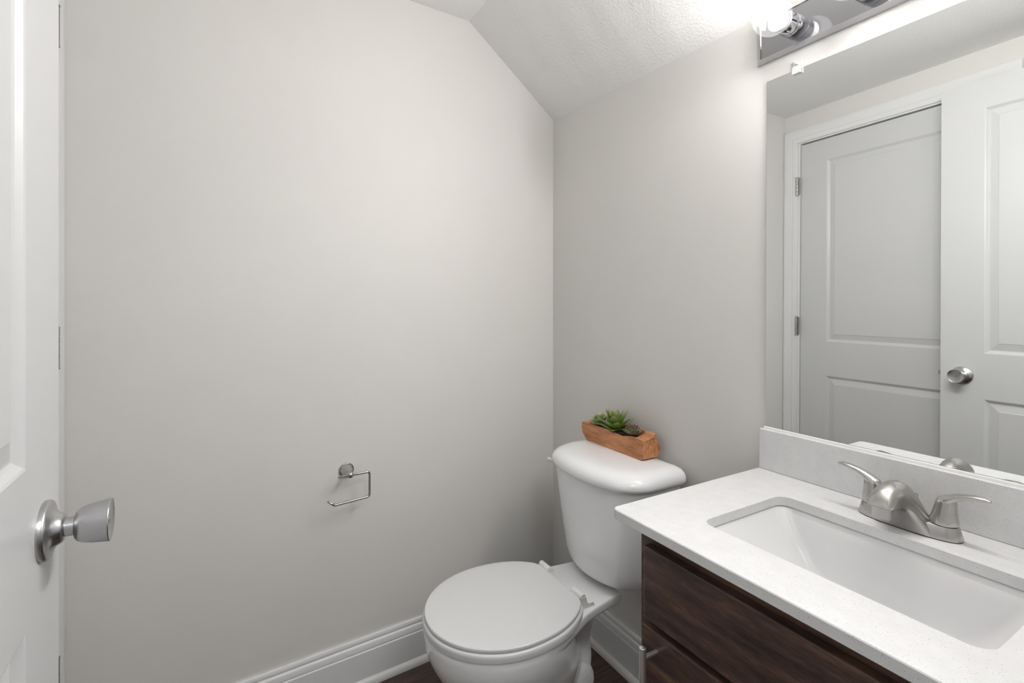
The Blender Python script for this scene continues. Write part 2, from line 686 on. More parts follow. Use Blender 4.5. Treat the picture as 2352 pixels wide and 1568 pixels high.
# casing and frame of the closed door
CAS = [(0.0, 0.0), (0.0, 0.008), (0.004, 0.0105), (0.020, 0.0125), (0.024, 0.0100), (0.028, 0.0115), (0.044, 0.0165), (0.060, 0.0180), (0.066, 0.0160), (0.068, 0.0)]


def casing(bm, x0, x1, h, y, w=0.068, depth=1.0):
    """mitred casing around an opening from x0 to x1, height h; face at +y"""
    prof = [(a * w / 0.068, b * depth) for a, b in CAS]
    n = len(prof)
    pts = []
    for a, b in prof:
        pts.append([(x0 - a, y + b, 0), (x0 - a, y + b, h + a), (x1 + a, y + b, h + a), (x1 + a, y + b, 0)])
    V = [[bm.verts.new(p) for p in col] for col in pts]
    for i in range(n):
        j = (i + 1) % n
        for k in range(3):
            bm.faces.new((V[i][k], V[i][k + 1], V[j][k + 1], V[j][k]))
    bm.faces.new([V[i][0] for i in range(n)])
    bm.faces.new([V[i][3] for i in range(n)][::-1])


bm = bmesh.new()
casing(bm, DX0 - 0.014, DX1 + 0.014, DH + 0.012, YD)
t1 = obj('trim_1', bm, M['trim'], None, 25)
struct(t1, 'white moulded casing around the shut door', 'door casing')
bm = bmesh.new()
box(bm, DX0 - 0.02, DX0 - 0.003, YD - TW, YD - 0.0005, 0, DH + 0.02)
box(bm, DX1 + 0.003, DX1 + 0.02, YD - TW, YD - 0.0005, 0, DH + 0.02)
box(bm, DX0 - 0.003, DX1 + 0.003, YD - TW, YD - 0.0005, DH + 0.005, DH + 0.02)
obj('door_jamb', bm, M['trim'], t1)
bm = bmesh.new()
box(bm, DX0 - 0.003, DX0 + 0.010, YD - TW + 0.01, YD - 0.046, 0, DH + 0.003)
box(bm, DX1 - 0.010, DX1 + 0.003, YD - TW + 0.01, YD - 0.046, 0, DH + 0.003)
box(bm, DX0 + 0.010, DX1 - 0.010, YD - TW + 0.01, YD - 0.046, DH - 0.010, DH + 0.003)
obj('door_stop', bm, M['trim'], t1)
bm = bmesh.new()
box(bm, DX0 - 0.02, DX1 + 0.02, YD - TW - 0.03, YD - TW - 0.001, 0, DH + 0.02)
struct(obj('wall_closet', bm, M['hall']))

# frame of the doorway the photographer stands in
bm = bmesh.new()
box(bm, XE - 0.001, XE + TW + 0.001, OY0 - 0.02, OY0, 0, OZ + 0.02)
box(bm, XE - 0.001, XE + TW + 0.001, OY1, OY1 + 0.02, 0, OZ + 0.02)
box(bm, XE - 0.001, XE + TW + 0.001, OY0, OY1, OZ, OZ + 0.02)
t2 = struct(obj('trim_2', bm, M['trim']), 'white frame of the open doorway', 'door frame')
t2.matrix_world = RB

# the open door, swung in front of the closed one
OX, OYF, OA = 0.7297, -1.3468, -0.0229
DW = 0.762
d2 = door_slab('door_2', DW, 2.030, 0.035, M['door'])
d2.location = (OX, OYF, 0.012)
d2.rotation_euler = (0, 0, math.atan(OA))
struct(d2, 'white two-panel door standing open at the left edge, with a round silver knob', 'door')


def knob(parent, x, z, y, s):
    """s = +1 towards +y"""
    bm = bmesh.new()
    rose = [(0, 0.0335), (0.0045, 0.0335), (0.0062, 0.0325), (0.0072, 0.0305), (0.0085, 0.0250), (0.0120, 0.0190), (0.0165, 0.0165), (0.0190, 0.0140), (0.0195, 0.0110)]
    lathe(bm, rose, (x, y, z), (0, s, 0), 64)
    neck = [(0.0190, 0.0105), (0.0290, 0.0105)]
    lathe(bm, neck, (x, y, z), (0, s, 0), 40)
    k = obj('door_knob', bm, M['satin'], parent, 40)
    bm = bmesh.new()
    grip = [(0.0275, 0.0110), (0.0285, 0.0150), (0.0310, 0.0182), (0.0360, 0.0206), (0.0450, 0.0226), (0.0590, 0.0247), (0.0602, 0.0249), (0.0610, 0.0243), (0.0600, 0.0225), (0.0592, 0.0)]
    lathe(bm, grip, (x, y, z), (0, s, 0), 64)
    obj('grip', bm, M['satin'], k, 40)
    if s > 0:
        bm = bmesh.new()
        box(bm, x - 0.0035, x + 0.0035, y + 0.0590, y + 0.0600, z - 0.0012, z + 0.0012)
        lathe(bm, [(0.0588, 0.0052), (0.0596, 0.0050)], (x, y, z), (0, s, 0), 24)
        obj('privacy_slot', bm, M['steel'], k, 40)
    return k


KX, KZ = 0.7965 - OX, 0.9385 - 0.012
knob(d2, KX, KZ, 0.0, 1)
knob(d2, KX, KZ, -0.035, -1)
bm = bmesh.new()
box(bm, -0.0015, 0.001, -0.030, -0.005, KZ - 0.029, KZ + 0.029)
box(bm, -0.0110, 0.001, -0.024, -0.012, KZ - 0.006, KZ + 0.010)
obj('latch', bm, M['steel'], d2)
for hz in (0.22, 0.97, 1.74):
    hinge(d2, DW + 0.004, 0.004, hz)


# ------------------------------------------------------------------ toilet
TX = 0.4785
toilet = thing('toilet', 'white two-piece toilet with closed lid standing in the corner beside the vanity', 'toilet', (TX, -0.35, 0))
TO = Vector((TX, -0.35, 0))


def loc(lp):
    return [Vector(p) - TO for p in lp]


def rim_outline(z, grow=0.0):
    """outline of rim + deck"""
    side = []
    for i in range(17):                            # front: quarter ellipse
        t = PI / 2 * i / 16
        side.append((0.181 * math.sin(t) + grow * math.sin(t), -0.505 - (0.199 + grow) * math.cos(t)))
    side += [(0.1805 + grow, -0.475), (0.1765 + grow, -0.445), (0.169 + grow, -0.413), (0.152 + grow, -0.372), (0.138 + grow, -0.340), (0.127 + grow, -0.312), (0.118 + grow, -0.275), (0.113 + grow, -0.245),
             (0.108 + grow, -0.215), (0.1035 + grow, -0.180), (0.1025 + grow, -0.173 + grow), (0.0985 + grow, -0.171 + grow)]

    def cx(y):                                     # the bowl sits a touch to the right of the deck
        q = min(1.0, max(0.0, (-0.33 - y) / 0.15))
        return TX + 0.005 * q
    pts = [(cx(y) + x, y, z) for x, y in side] + [(cx(y) - x, y, z) for x, y in side[:0:-1]]
    return loc(pts)


BX = TX + 0.005
bm = bmesh.new()
loft(bm, [rim_outline(0.360, -0.006), rim_outline(0.364, -0.0015), rim_outline(0.372, 0.0), rim_outline(0.3855, 0.0), rim_outline(0.389, -0.003)])
# bowl
BOWL = [(0.388, 0.176, -0.699, -0.305), (0.378, 0.1825, -0.7055, -0.305), (0.358, 0.1825, -0.7055, -0.305), (0.335, 0.1795, -0.7020, -0.303), (0.312, 0.1735, -0.694, -0.298), (0.288, 0.1650, -0.682, -0.290),
        (0.260, 0.1540, -0.665, -0.275), (0.225, 0.1400, -0.640, -0.270), (0.190, 0.1220, -0.610, -0.265), (0.150, 0.1060, -0.583, -0.26),
        (0.100, 0.0960, -0.565, -0.25), (0.050, 0.0980, -0.565, -0.22), (0.015, 0.1060, -0.575, -0.205), (0.0, 0.1080, -0.577, -0.203)]
loft(bm, [loc(egg(BX, a, yf, yb, z, 72)) for z, a, yf, yb in smooth_sections(BOWL)])
# rear column under the deck and the trapway swelling at its foot
COLUMN = [(0.380, 0.090, -0.40, -0.180), (0.364, 0.078, -0.40, -0.183), (0.348, 0.056, -0.40, -0.188), (0.310, 0.049, -0.40, -0.192), (0.275, 0.049, -0.40, -0.204),
          (0.250, 0.053, -0.40, -0.216), (0.230, 0.064, -0.42, -0.219), (0.205, 0.080, -0.44, -0.222), (0.165, 0.090, -0.46, -0.230), (0.10, 0.094, -0.48, -0.237), (0.0, 0.10, -0.50, -0.22)]
loft(bm, [loc(egg(TX, a, yf, yb, z, 64, ex=2.5)) for z, a, yf, yb in smooth_sections(COLUMN)])
for s in (-1, 1):
    sphere(bm, Vector((TX + s * 0.062, -0.345, 0.165)) - TO, 0.06, 24, 14, (0.75, 1.7, 1.25))
o = obj('bowl', bm, M['porcelain'], toilet, 'all')
md = o.modifiers.new('remesh', 'REMESH'); md.mode = 'VOXEL'; md.voxel_size = 0.0029; md.use_smooth_shade = True
md = o.modifiers.new('smooth', 'SMOOTH'); md.factor = 0.5; md.iterations = 3

# seat ring and lid
LX = TX + 0.006


def lid_outline(z, grow, inner=None, n=72):
    pts = []
    a, yf, y0, bb = 0.1815, -0.706, -0.505, 0.222
    ycut = -0.3185
    if inner:
        a, yf, bb, ycut = inner
    half = []
    for i in range(25):
        t = PI / 2 * i / 24
        half.append(((a + grow) * math.sin(t), y0 - (y0 - yf + grow) * math.cos(t)))
    N = 20
    for i in range(1, N + 1):
        y = y0 + (ycut + grow * 0.5 - y0) * i / N
        q = min(1.0, (y - y0) / (bb + grow))
        half.append(((a + grow) * max(1 - q ** 2.25, 0.0) ** (1 / 2.0), y))
    # soften the rear corner
    half[-1] = (half[-1][0] - 0.008, half[-1][1])
    pts = [(LX + x, y, z) for x, y in half] + [(LX - x, y, z) for x, y in half[:0:-1]]
    return loc(pts)


def shrink(lp, k):
    c = Vector((LX, -0.51, 0)) - TO
    return [Vector((c.x + (p.x - c.x) * k, c.y + (p.y - c.y) * k, p.z)) for p in lp]


bm = bmesh.new()
outer = [lid_outline(0.3895, 0.0015), lid_outline(0.3910, 0.0040), lid_outline(0.4000, 0.0046), lid_outline(0.4065, 0.0040), lid_outline(0.4085, 0.0020)]
IN = (0.105, -0.625, 0.14, -0.385)
inn = [lid_outline(0.4085, 0, IN), lid_outline(0.3895, 0, IN)]
loft(bm, outer + inn, closed=True)
obj('seat', bm, M['seat'], toilet, 50)
bm = bmesh.new()
loft(bm, [lid_outline(0.4100, -0.0055), lid_outline(0.4106, -0.0020), lid_outline(0.4120, -0.0008), lid_outline(0.4170, -0.0006), lid_outline(0.4186, -0.0012), lid_outline(0.4197, -0.0026), lid_outline(0.4201, -0.0040),
          shrink(lid_outline(0.4206, -0.0045), 0.92), shrink(lid_outline(0.4212, -0.0045), 0.75), shrink(lid_outline(0.4217, -0.0045), 0.45)])
obj('lid', bm, M['seat'], toilet, 50)
# two hinge barrels with a bent foot on the deck
for s in (-1, 1):
    bm = bmesh.new()
    xa, xb = LX + s * 0.056, LX + s * 0.101
    for k, (u0, u1) in enumerate(((xa, xa + s * 0.019), (xa + s * 0.0195, xb))):
        lathe(bm, [(0, 0.0078), (0.0008, 0.0086), (abs(u1 - u0) - 0.0008, 0.0086), (abs(u1 - u0), 0.0078)], Vector((u0, -0.311, 0.4195)) - TO, (s, 0, 0), 24)
    # foot: upright web, then a foot running back along the deck
    w0, w1 = sorted((xb - s * 0.010, xb + s * 0.001))
    prof = [(-0.3195, 0.420), (-0.3025, 0.420), (-0.2985, 0.404), (-0.291, 0.3985), (-0.279, 0.4005), (-0.272, 0.390), (-0.284, 0.386), (-0.316, 0.386)]
    prism(bm, [Vector((w0, y, z)) - TO for y, z in prof], (w1 - w0, 0, 0))
    obj('seat_hinge', bm, M['white_plastic'], toilet, 40)

# tank: bowed front, tapering down to a rounded bottom
TKX = 0.4845


def tank_loop(z, hw, yf, yb=-0.030, bow=0.050, r=0.045, kw=0.925):
    """bow-fronted rounded section"""
    hw *= kw
    pts = []
    # back right -> back left along the wall
    rb = 0.02
    ys = yf + bow                                  # where the front curve meets the sides
    def arc(cx, cy, rr, a0, a1, k):
        return [(cx + rr * math.cos(math.radians(a0 + (a1 - a0) * i / k)), cy + rr * math.sin(math.radians(a0 + (a1 - a0) * i / k)), z) for i in range(k + 1)]
    pts += arc(TKX + hw - rb, yb - rb, rb, 0, 90, 6)
    pts += arc(TKX - hw + rb, yb - rb, rb, 90, 180, 6)
    # left side down to the front, rounded corner then bow
    N = 40
    for i in range(N + 1):
        t = -1 + 2 * i / N
        x = hw * math.copysign(1 - (1 - abs(t)) ** 1.6, t) if False else hw * math.sin(t * PI / 2)
        q = abs(x / hw)
        y = ys - bow * (1 - q ** 2)
        # corner rounding
        c = max(0.0, (q - (1 - r / hw)) / (r / hw))
        rr = min(r, (yb - rb) - ys - 0.004)
        y += rr * (1 - math.sqrt(max(0.0, 1 - c * c)))
        pts.append((TKX + x, y, z))
    return loc(pts)


bm = bmesh.new()
loft(bm, [tank_loop(z, hw, yf) for z, hw, yf in (
    (0.4020, 0.120, -0.185), (0.4025, 0.138, -0.203), (0.4060, 0.150, -0.216), (0.4140, 0.1600, -0.2255), (0.4280, 0.1670, -0.2310), (0.450, 0.1715, -0.2345), (0.500, 0.1790, -0.2395), (0.560, 0.1880, -0.2445),
    (0.620, 0.1965, -0.2490), (0.680, 0.2050, -0.2525), (0.702, 0.2075, -0.2535))])
obj('tank', bm, M['porcelain'], toilet, 60)
bm = bmesh.new()
loft(bm, [[p + Vector((0.003, 0, 0)) for p in tank_loop(z, hw, yf, yb, 0.052, 0.06, 0.868)] for z, hw, yf, yb in (
    (0.6985, 0.214, -0.258, -0.028), (0.6990, 0.222, -0.2655, -0.024), (0.7020, 0.2275, -0.2700, -0.022), (0.7100, 0.2305, -0.2722, -0.021), (0.7200, 0.2290, -0.2705, -0.021), (0.7300, 0.2235, -0.2650, -0.022),
    (0.7375, 0.2140, -0.2550, -0.025), (0.7425, 0.2000, -0.2400, -0.033), (0.7448, 0.1800, -0.2180, -0.045), (0.7458, 0.1400, -0.1850, -0.060))])
obj('tank_lid', bm, M['porcelain'], toilet, 60)
# flush lever on the left end of the tank
bm = bmesh.new()
lathe(bm, [(0, 0.0125), (0.004, 0.0125), (0.008, 0.010), (0.011, 0.004)], Vector((0.2985, -0.168, 0.656)) - TO, (-1, 0, 0), 20)
tube(bm, [Vector(p) - TO for p in ((0.2915, -0.157, 0.637), (0.2885, -0.163, 0.650), (0.2835, -0.174, 0.664), (0.2765, -0.187, 0.6745), (0.2700, -0.198, 0.680), (0.2630, -0.206, 0.684))], [0.0090, 0.0105, 0.0095, 0.0082, 0.0074, 0.0062], 12)
obj('flush_lever', bm, M['white_plastic'], toilet, 50)


# ------------------------------------------------------------------ planter on the tank lid
PZ = 0.7450
planter = thing('succulent_planter', 'rough orange-brown wooden trough of green succulents standing on the toilet tank', 'planter', (0.440, -0.062, PZ))
PO = Vector((0.440, -0.062, PZ))
bm = bmesh.new()
NL = 16


def trough_loop(t):
    """cross-section at t (0 left .. 1 right) of the carved block"""
    x = -0.135 + 0.272 * t
    edge = min(t, 1 - t)
    cut = max(0.0, 1 - t / 0.10)                    # chamfer rising to the left end
    cutr = max(0.0, (t - 0.93) / 0.07)
    z0 = 0.000 + 0.020 * cut + 0.006 * cutr * cutr
    wav = 0.0016 * math.sin(t * 17) + 0.0010 * math.sin(t * 41 + 1)
    top_f = 0.056 - 0.006 * math.exp(-((t - 0.66) / 0.16) ** 2) + wav * 0.6 + 0.004 * t
    top_b = 0.060 + wav + 0.010 * t
    yf = -0.032 + wav * 0.5
    yfb = -0.030 - 0.003 * (1 - cut)
    yb = 0.033 + wav
    # right end is broken, uneven
    xr = x + (0.010 * cutr if t > 0.9 else 0)
    dip = 0.022 * max(0.0, 1 - ((t - 0.5) / 0.38) ** 4)
    yi0, yi1 = yf + 0.010, yb - 0.010
    return [(xr - 0.000, yfb, z0), (xr, yf - 0.002, z0 + 0.018), (xr - 0.004 * cutr, yf, top_f), (xr - 0.004 * cutr, yi0, top_f - 0.0005),
            (xr, yi0 + 0.004, top_f - dip), (xr, yi1 - 0.004, top_b - dip - 0.002), (xr - 0.012 * cutr, yi1, top_b - 0.001), (xr - 0.012 * cutr, yb, top_b),
            (xr + 0.006 * cutr, yb - 0.002, z0 + 0.020), (xr, yb - 0.006, z0)]


ts = [0, 0.03, 0.06, 0.10, 0.13, 0.17, 0.22, 0.28, 0.34, 0.40, 0.46, 0.52, 0.58, 0.64, 0.70, 0.76, 0.82, 0.87, 0.90, 0.93, 0.96, 0.98, 1.0]
loft(bm, [trough_loop(t) for t in ts])
trough = obj('trough', bm, M['planter'], planter, 30)
bm = bmesh.new()
loft(bm, [[(x0 * 0.094, y0 * 0.017 + 0.002, z) for x0, y0 in ((math.cos(2 * PI * i / 32), math.sin(2 * PI * i / 32)) for i in range(32))] for z in (0.034, 0.053)] +
     [[(x0 * 0.06, y0 * 0.010 + 0.002, 0.057) for x0, y0 in ((math.cos(2 * PI * i / 32), math.sin(2 * PI * i / 32)) for i in range(32))]])
obj('moss', bm, M['moss'], planter, 60)


def leaf(bm, uvl, base, az, elev, length, width, thick, curl, shape=1.0, tipsharp=1.0):
    """fleshy pointed leaf from base; az around z, elev above horizontal"""
    ns, nc = 9, 8
    d = Vector((math.cos(az) * math.cos(elev), math.sin(az) * math.cos(elev), math.sin(elev)))
    side = Vector((-math.sin(az), math.cos(az), 0))
    up = d.cross(side) * -1
    if up.z < 0:
        up = -up
    rings = []
    for i in range(ns + 1):
        t = i / ns
        w = width * (math.sin(PI * min(1, (0.14 + 0.86 * t) ** shape)) ** 0.85 if t < 1 else 0.0)
        w = max(w, width * 0.02)
        th = thick * (1 - 0.75 * t) * (0.5 if i == 0 else 1)
        if t > 0.985:
            w, th = width * 0.015, thick * 0.03
        c = base + d * (length * t) + up * (curl * length * t * t)
        ring = []
        for k in range(nc):
            a = 2 * PI * k / nc
            sx, sy = math.cos(a), math.sin(a)
            # channelled upper face: edges lifted
            ring.append(bm.verts.new(c + side * (sx * w) + up * (sy * th * (0.55 if sy > 0 else 1.0) + 0.28 * w * sx * sx)))
        rings.append((t, ring))
    for (t0, r0), (t1, r1) in zip(rings, rings[1:]):
        for k in range(nc):
            j = (k + 1) % nc
            f = bm.faces.new((r0[k], r0[j], r1[j], r1[k]))
            for lp, tv in zip(f.loops, (t0, t0, t1, t1)):
                lp[uvl].uv = (0.5, tv)
    bm.faces.new(rings[0][1][::-1])


def rosette(name, base, levels, mat, label, shape=1.0, seed=1):
    rnd = random.Random(seed)
    bm = bmesh.new()
    uvl = bm.loops.layers.uv.new('UVMap')
    off = 0.0
    for n, elev, length, width, thick, curl, lift in levels:
        for i in range(n):
            az = off + 2 * PI * i / n + rnd.uniform(-0.12, 0.12)
            leaf(bm, uvl, Vector(base) + Vector((0, 0, lift)), az, math.radians(elev + rnd.uniform(-5, 5)), length * rnd.uniform(0.9, 1.08), width * rnd.uniform(0.9, 1.1), thick, curl, shape)
        off += 1.15
    o = obj(name, bm, mat, planter, 70)
    o['label'] = label
    return o


rosette('succulent', (-0.004, 0.000, 0.052), [
    (6, 10, 0.060, 0.0150, 0.0032, 0.16, 0.0), (7, 30, 0.066, 0.0155, 0.0032, 0.10, 0.002), (6, 50, 0.068, 0.0155, 0.0032, 0.04, 0.004),
    (5, 68, 0.064, 0.0135, 0.0030, 0.02, 0.006), (3, 80, 0.050, 0.0100, 0.0028, 0.0, 0.008)], M['agave'], 'large bright green succulent with pointed leaves', 1.0, 3)
rosette('succulent', (-0.076, -0.006, 0.056), [
    (7, 10, 0.036, 0.0115, 0.0036, 0.25, 0.0), (7, 32, 0.036, 0.0110, 0.0036, 0.20, 0.004), (6, 54, 0.034, 0.0100, 0.0034, 0.1, 0.008), (4, 74, 0.026, 0.0075, 0.003, 0, 0.010)],
    M['pale_leaf'], 'pale green rounded succulent', 1.25, 5)
rosette('succulent', (0.073, -0.004, 0.058), [
    (8, 8, 0.034, 0.0115, 0.0048, 0.35, 0.0), (7, 32, 0.030, 0.0105, 0.0048, 0.35, 0.004), (6, 55, 0.023, 0.0085, 0.0042, 0.25, 0.008), (4, 74, 0.016, 0.0060, 0.0034, 0.1, 0.010)],
    M['echeveria'], 'small blue-green succulent with burgundy leaf edges', 1.35, 8)


# ------------------------------------------------------------------ vanity
CX0, CX1, CZ, CD, CT = 0.890, 1.552, 0.8043, 0.4838, 0.0187
cab = thing('vanity_cabinet', 'dark espresso wood vanity cabinet under the white countertop', 'cabinet', (1.235, -0.22, 0))
CO = Vector((1.235, -0.22, 0))
FX0, FX1, FY, FF = 0.9225, 1.545, -0.4370, -0.4560   # carcass, face frame plane, door/drawer front plane


def cbox(x0, x1, y0, y1, z0, z1, bm=None):
    bm = bm or bmesh.new()
    box(bm, x0 - CO.x, x1 - CO.x, y0 - CO.y, y1 - CO.y, z0, z1)
    return bm


bm = cbox(FX0, FX0 + 0.016, FY + 0.018, -0.006, 0.0, CZ - CT)          # left side
cbox(FX1 - 0.016, FX1, FY + 0.018, -0.006, 0.0, CZ - CT, bm)
cbox(FX0 + 0.016, FX1 - 0.016, -0.018, -0.006, 0.09, CZ - CT, bm)
cbox(FX0 + 0.016, FX1 - 0.016, FY + 0.018, -0.018, 0.09, 0.106, bm)
obj('carcass', bm, M['espresso'], cab)
bm = cbox(FX0, FX0 + 0.038, FY, FY + 0.018, 0.09, CZ - CT)
cbox(FX1 - 0.038, FX1, FY, FY + 0.018, 0.09, CZ - CT, bm)
cbox(FX0 + 0.038, FX1 - 0.038, FY, FY + 0.018, 0.726, CZ - CT, bm)
cbox(FX0 + 0.038, FX1 - 0.038, FY, FY + 0.018, 0.590, 0.628, bm)
cbox(FX0 + 0.038, FX1 - 0.038, FY, FY + 0.018, 0.09, 0.128, bm)
obj('face_frame', bm, M['espresso'], cab)
bm = cbox(FX0, FX1, FY + 0.060, FY + 0.075, 0, 0.09)
obj('toe_kick', bm, M['espresso'], cab)
bm = cbox(0.9465, FX1 - 0.020, FF, FY - 0.0005, 0.6150, 0.7490)
o = obj('drawer_front', bm, M['espresso'], cab, False, 0.0022)
bm = cbox(0.9425, FX1 - 0.020, FF, FY - 0.0005, 0.105, 0.6020)
dr = obj('door', bm, M['espresso'], cab, False, 0.0022)
bm = bmesh.new()
HX, HY, HZ0, HZ1 = 0.9785, -0.4900, 0.432, 0.5895
lathe(bm, [(0, 0.0050), (0.0008, 0.0060), (HZ1 - HZ0 - 0.0008, 0.0060), (HZ1 - HZ0, 0.0050)], Vector((HX, HY, HZ0)) - CO, (0, 0, 1), 28)
for hz in (HZ0 + 0.028, HZ1 - 0.020):
    lathe(bm, [(0, 0.0042), (abs(HY - FF), 0.0042)], Vector((HX, HY, hz)) - CO, (0, 1, 0), 16)
h = obj('handle', bm, M['bar_steel'], dr, 40)
h['label'] = 'brushed nickel bar handle'

# countertop with the sink opening, and its backsplash
top = thing('countertop', 'white speckled quartz vanity countertop with rounded front corner', 'countertop', (1.235, -0.22, CZ - CT))
TOPO = Vector((1.235, -0.22, CZ - CT))
MX0_ = 0.8985
SX0, SX1, SY0, SY1 = 1.0165, 1.408, -0.3835, -0.1365


def tl(lp):
    return [Vector(p) - TOPO for p in lp]


bm = bmesh.new()
k = 8


def outer_loop(z, ins=0.0):
    r = 0.013
    pts = []
    for (cx, cy, a0, rr) in ((CX1 - 0.001, -0.001, 0, 0.001), (CX0 + 0.001, -0.001, 90, 0.001), (CX0 + r, -CD + r, 180, r), (CX1 - 0.001, -CD + 0.001, 270, 0.001)):
        for i in range(k + 1):
            a = math.radians(a0 + 90 * i / k)
            pts.append((cx + (rr - ins) * math.cos(a), cy + (rr - ins) * math.sin(a), z))
    return tl(pts)


def inner_loop(z, ins=0.0):
    return tl(rrect(SX0 - ins, SX1 + ins, SY0 - ins, SY1 + ins, 0.024 + ins, z, k))


rings = [outer_loop(CZ - CT, 0.0016), outer_loop(CZ - CT + 0.0016), outer_loop(CZ - 0.0016), outer_loop(CZ, 0.0012), inner_loop(CZ, 0.0012), inner_loop(CZ - 0.0012), inner_loop(CZ - CT)]
loft(bm, rings, closed=True)
obj('slab', bm, M['quartz'], top, 30)
bsp = thing('backsplash', 'speckled quartz backsplash strip along the wall between countertop and mirror', 'backsplash', (1.235, -0.0105, CZ))
BSO = Vector((1.235, -0.0105, CZ))
bm = bmesh.new()
box(bm, CX0 + 0.002 - BSO.x, CX1 - BSO.x, -0.0205 - BSO.y, -0.001 - BSO.y, 0.0003, 0.0947)
obj('stone_strip', bm, M['quartz'], bsp, False, 0.0012)
bm = bmesh.new()
prism(bm, [Vector((MX0_, y, z)) - BSO for y, z in ((-0.0115, CZ + 0.0948), (-0.0105, CZ + 0.0990), (-0.0090, CZ + 0.1005), (-0.0012, CZ + 0.1005), (-0.0012, CZ + 0.0948))], (CX1 - 0.004 - MX0_, 0, 0))
obj('caulk_bead', bm, M['caulk'], bsp)

# undermount sink
sink = thing('sink', 'white rectangular undermount sink set into the countertop', 'sink', (1.2125, -0.26, CZ - CT - 0.15))
SO = Vector((1.2125, -0.26, CZ - CT - 0.15))


def sl(x0, x1, y0, y1, r, z):
    return [Vector(p) - SO for p in rrect(x0, x1, y0, y1, r, z, 8)]


zt = CZ - CT - 0.0005
loops = [sl(SX0 - 0.022, SX1 + 0.022, SY0 - 0.022, SY1 + 0.022, 0.035, zt), sl(SX0 - 0.004, SX1 + 0.004, SY0 - 0.004, SY1 + 0.004, 0.028, zt),
         sl(SX0 - 0.001, SX1 + 0.001, SY0 - 0.001, SY1 + 0.001, 0.028, zt - 0.004), sl(SX0 + 0.009, SX1 - 0.009, SY0 + 0.006, SY1 - 0.006, 0.028, zt - 0.022),
         sl(SX0 + 0.034, SX1 - 0.034, SY0 + 0.013, SY1 - 0.013, 0.030, zt - 0.060), sl(SX0 + 0.060, SX1 - 0.060, SY0 + 0.020, SY1 - 0.020, 0.032, zt - 0.093),
         sl(SX0 + 0.078, SX1 - 0.078, SY0 + 0.030, SY1 - 0.030, 0.034, zt - 0.110), sl(SX0 + 0.098, SX1 - 0.098, SY0 + 0.046, SY1 - 0.046, 0.036, zt - 0.119),
         sl(SX0 + 0.125, SX1 - 0.125, SY0 + 0.070, SY1 - 0.070, 0.036, zt - 0.1225), sl(1.195, 1.230, -0.277, -0.243, 0.015, zt - 0.125)]
under = [sl(1.195, 1.230, -0.277, -0.243, 0.015, zt - 0.135), sl(SX0 + 0.090, SX1 - 0.090, SY0 + 0.040, SY1 - 0.040, 0.036, zt - 0.130), sl(SX0 + 0.02, SX1 - 0.02, SY0 + 0.0, SY1 - 0.0, 0.034, zt - 0.065),
         sl(SX0 - 0.022, SX1 + 0.022, SY0 - 0.022, SY1 + 0.022, 0.035, zt - 0.012)]
bm = bmesh.new()
loft(bm, loops + under, closed=True)
obj('basin', bm, M['sink'], sink, 75)
bm = bmesh.new()
lathe(bm, [(0, 0.021), (0.002, 0.022), (0.0035, 0.019), (0.0035, 0.014), (0.002, 0.013), (0.004, 0.0115), (0.006, 0.006), (0.0065, 0.0)], Vector((1.2125, -0.26, zt - 0.1255)) - SO, (0, 0, 1), 32)
obj('drain', bm, M['nickel'], sink, 40)

# faucet
FCX, FCY = 1.2125, -0.0790
faucet = thing('faucet', 'brushed nickel two-handle centerset faucet behind the sink', 'faucet', (FCX, FCY, CZ))


def ovalloop(hx, hy, z, ex=2.6, n=64, cy=0.0):
    return [(hx * sgnpow(math.cos(2 * PI * i / n), 2 / ex), cy + hy * sgnpow(math.sin(2 * PI * i / n), 2 / ex), z) for i in range(n)]


bm = bmesh.new()
loft(bm, [ovalloop(0.0755, 0.0265, 0.0008), ovalloop(0.0765, 0.0275, 0.0015), ovalloop(0.0765, 0.0275, 0.003), ovalloop(0.0725, 0.0240, 0.0180), ovalloop(0.0710, 0.0225, 0.0222), ovalloop(0.0695, 0.0210, 0.0230)])
obj('base_plate', bm, M['nickel'], faucet, 40)
bm = bmesh.new()
loft(bm, [ovalloop(0.0762, 0.0272, 0.0), ovalloop(0.0762, 0.0272, 0.0008)])
obj('gasket', bm, M['dark'], faucet)

# spout: sections from the base up and over, given by (lower point y,z), (upper point y,z), half width
SP = [((-0.0285, 0.002), (0.0200, 0.0180), 0.0440), ((-0.0300, 0.010), (0.0150, 0.0260), 0.0395), ((-0.0330, 0.020), (0.0080, 0.0450), 0.0315), ((-0.0390, 0.0320), (-0.0020, 0.0640), 0.0245),
      ((-0.0480, 0.0410), (-0.0190, 0.0785), 0.0205), ((-0.0600, 0.0470), (-0.0400, 0.0870), 0.0190), ((-0.0720, 0.0490), (-0.0600, 0.0890), 0.0188), ((-0.0840, 0.0500), (-0.0800, 0.0855), 0.0192),
      ((-0.0960, 0.0515), (-0.0960, 0.0770), 0.0186), ((-0.1040, 0.0530), (-0.1050, 0.0680), 0.0176), ((-0.1075, 0.0545), (-0.1085, 0.0610), 0.0160)]


def spout_loop(lo, hi, hw, n=40):
    lo, hi = Vector((0, *lo)), Vector((0, *hi))
    pts = []
    for i in range(n):
        a = 2 * PI * i / n
        c, s = math.cos(a), math.sin(a)
        # flat underside, domed top
        x = hw * sgnpow(c, 0.34 if s < 0 else 0.80)
        v = 0.30 + (0.70 * sgnpow(s, 0.9) if s > 0 else 0.30 * sgnpow(s, 0.35))
        pts.append(lo + (hi - lo) * v + Vector((x, 0, 0)))
    return pts


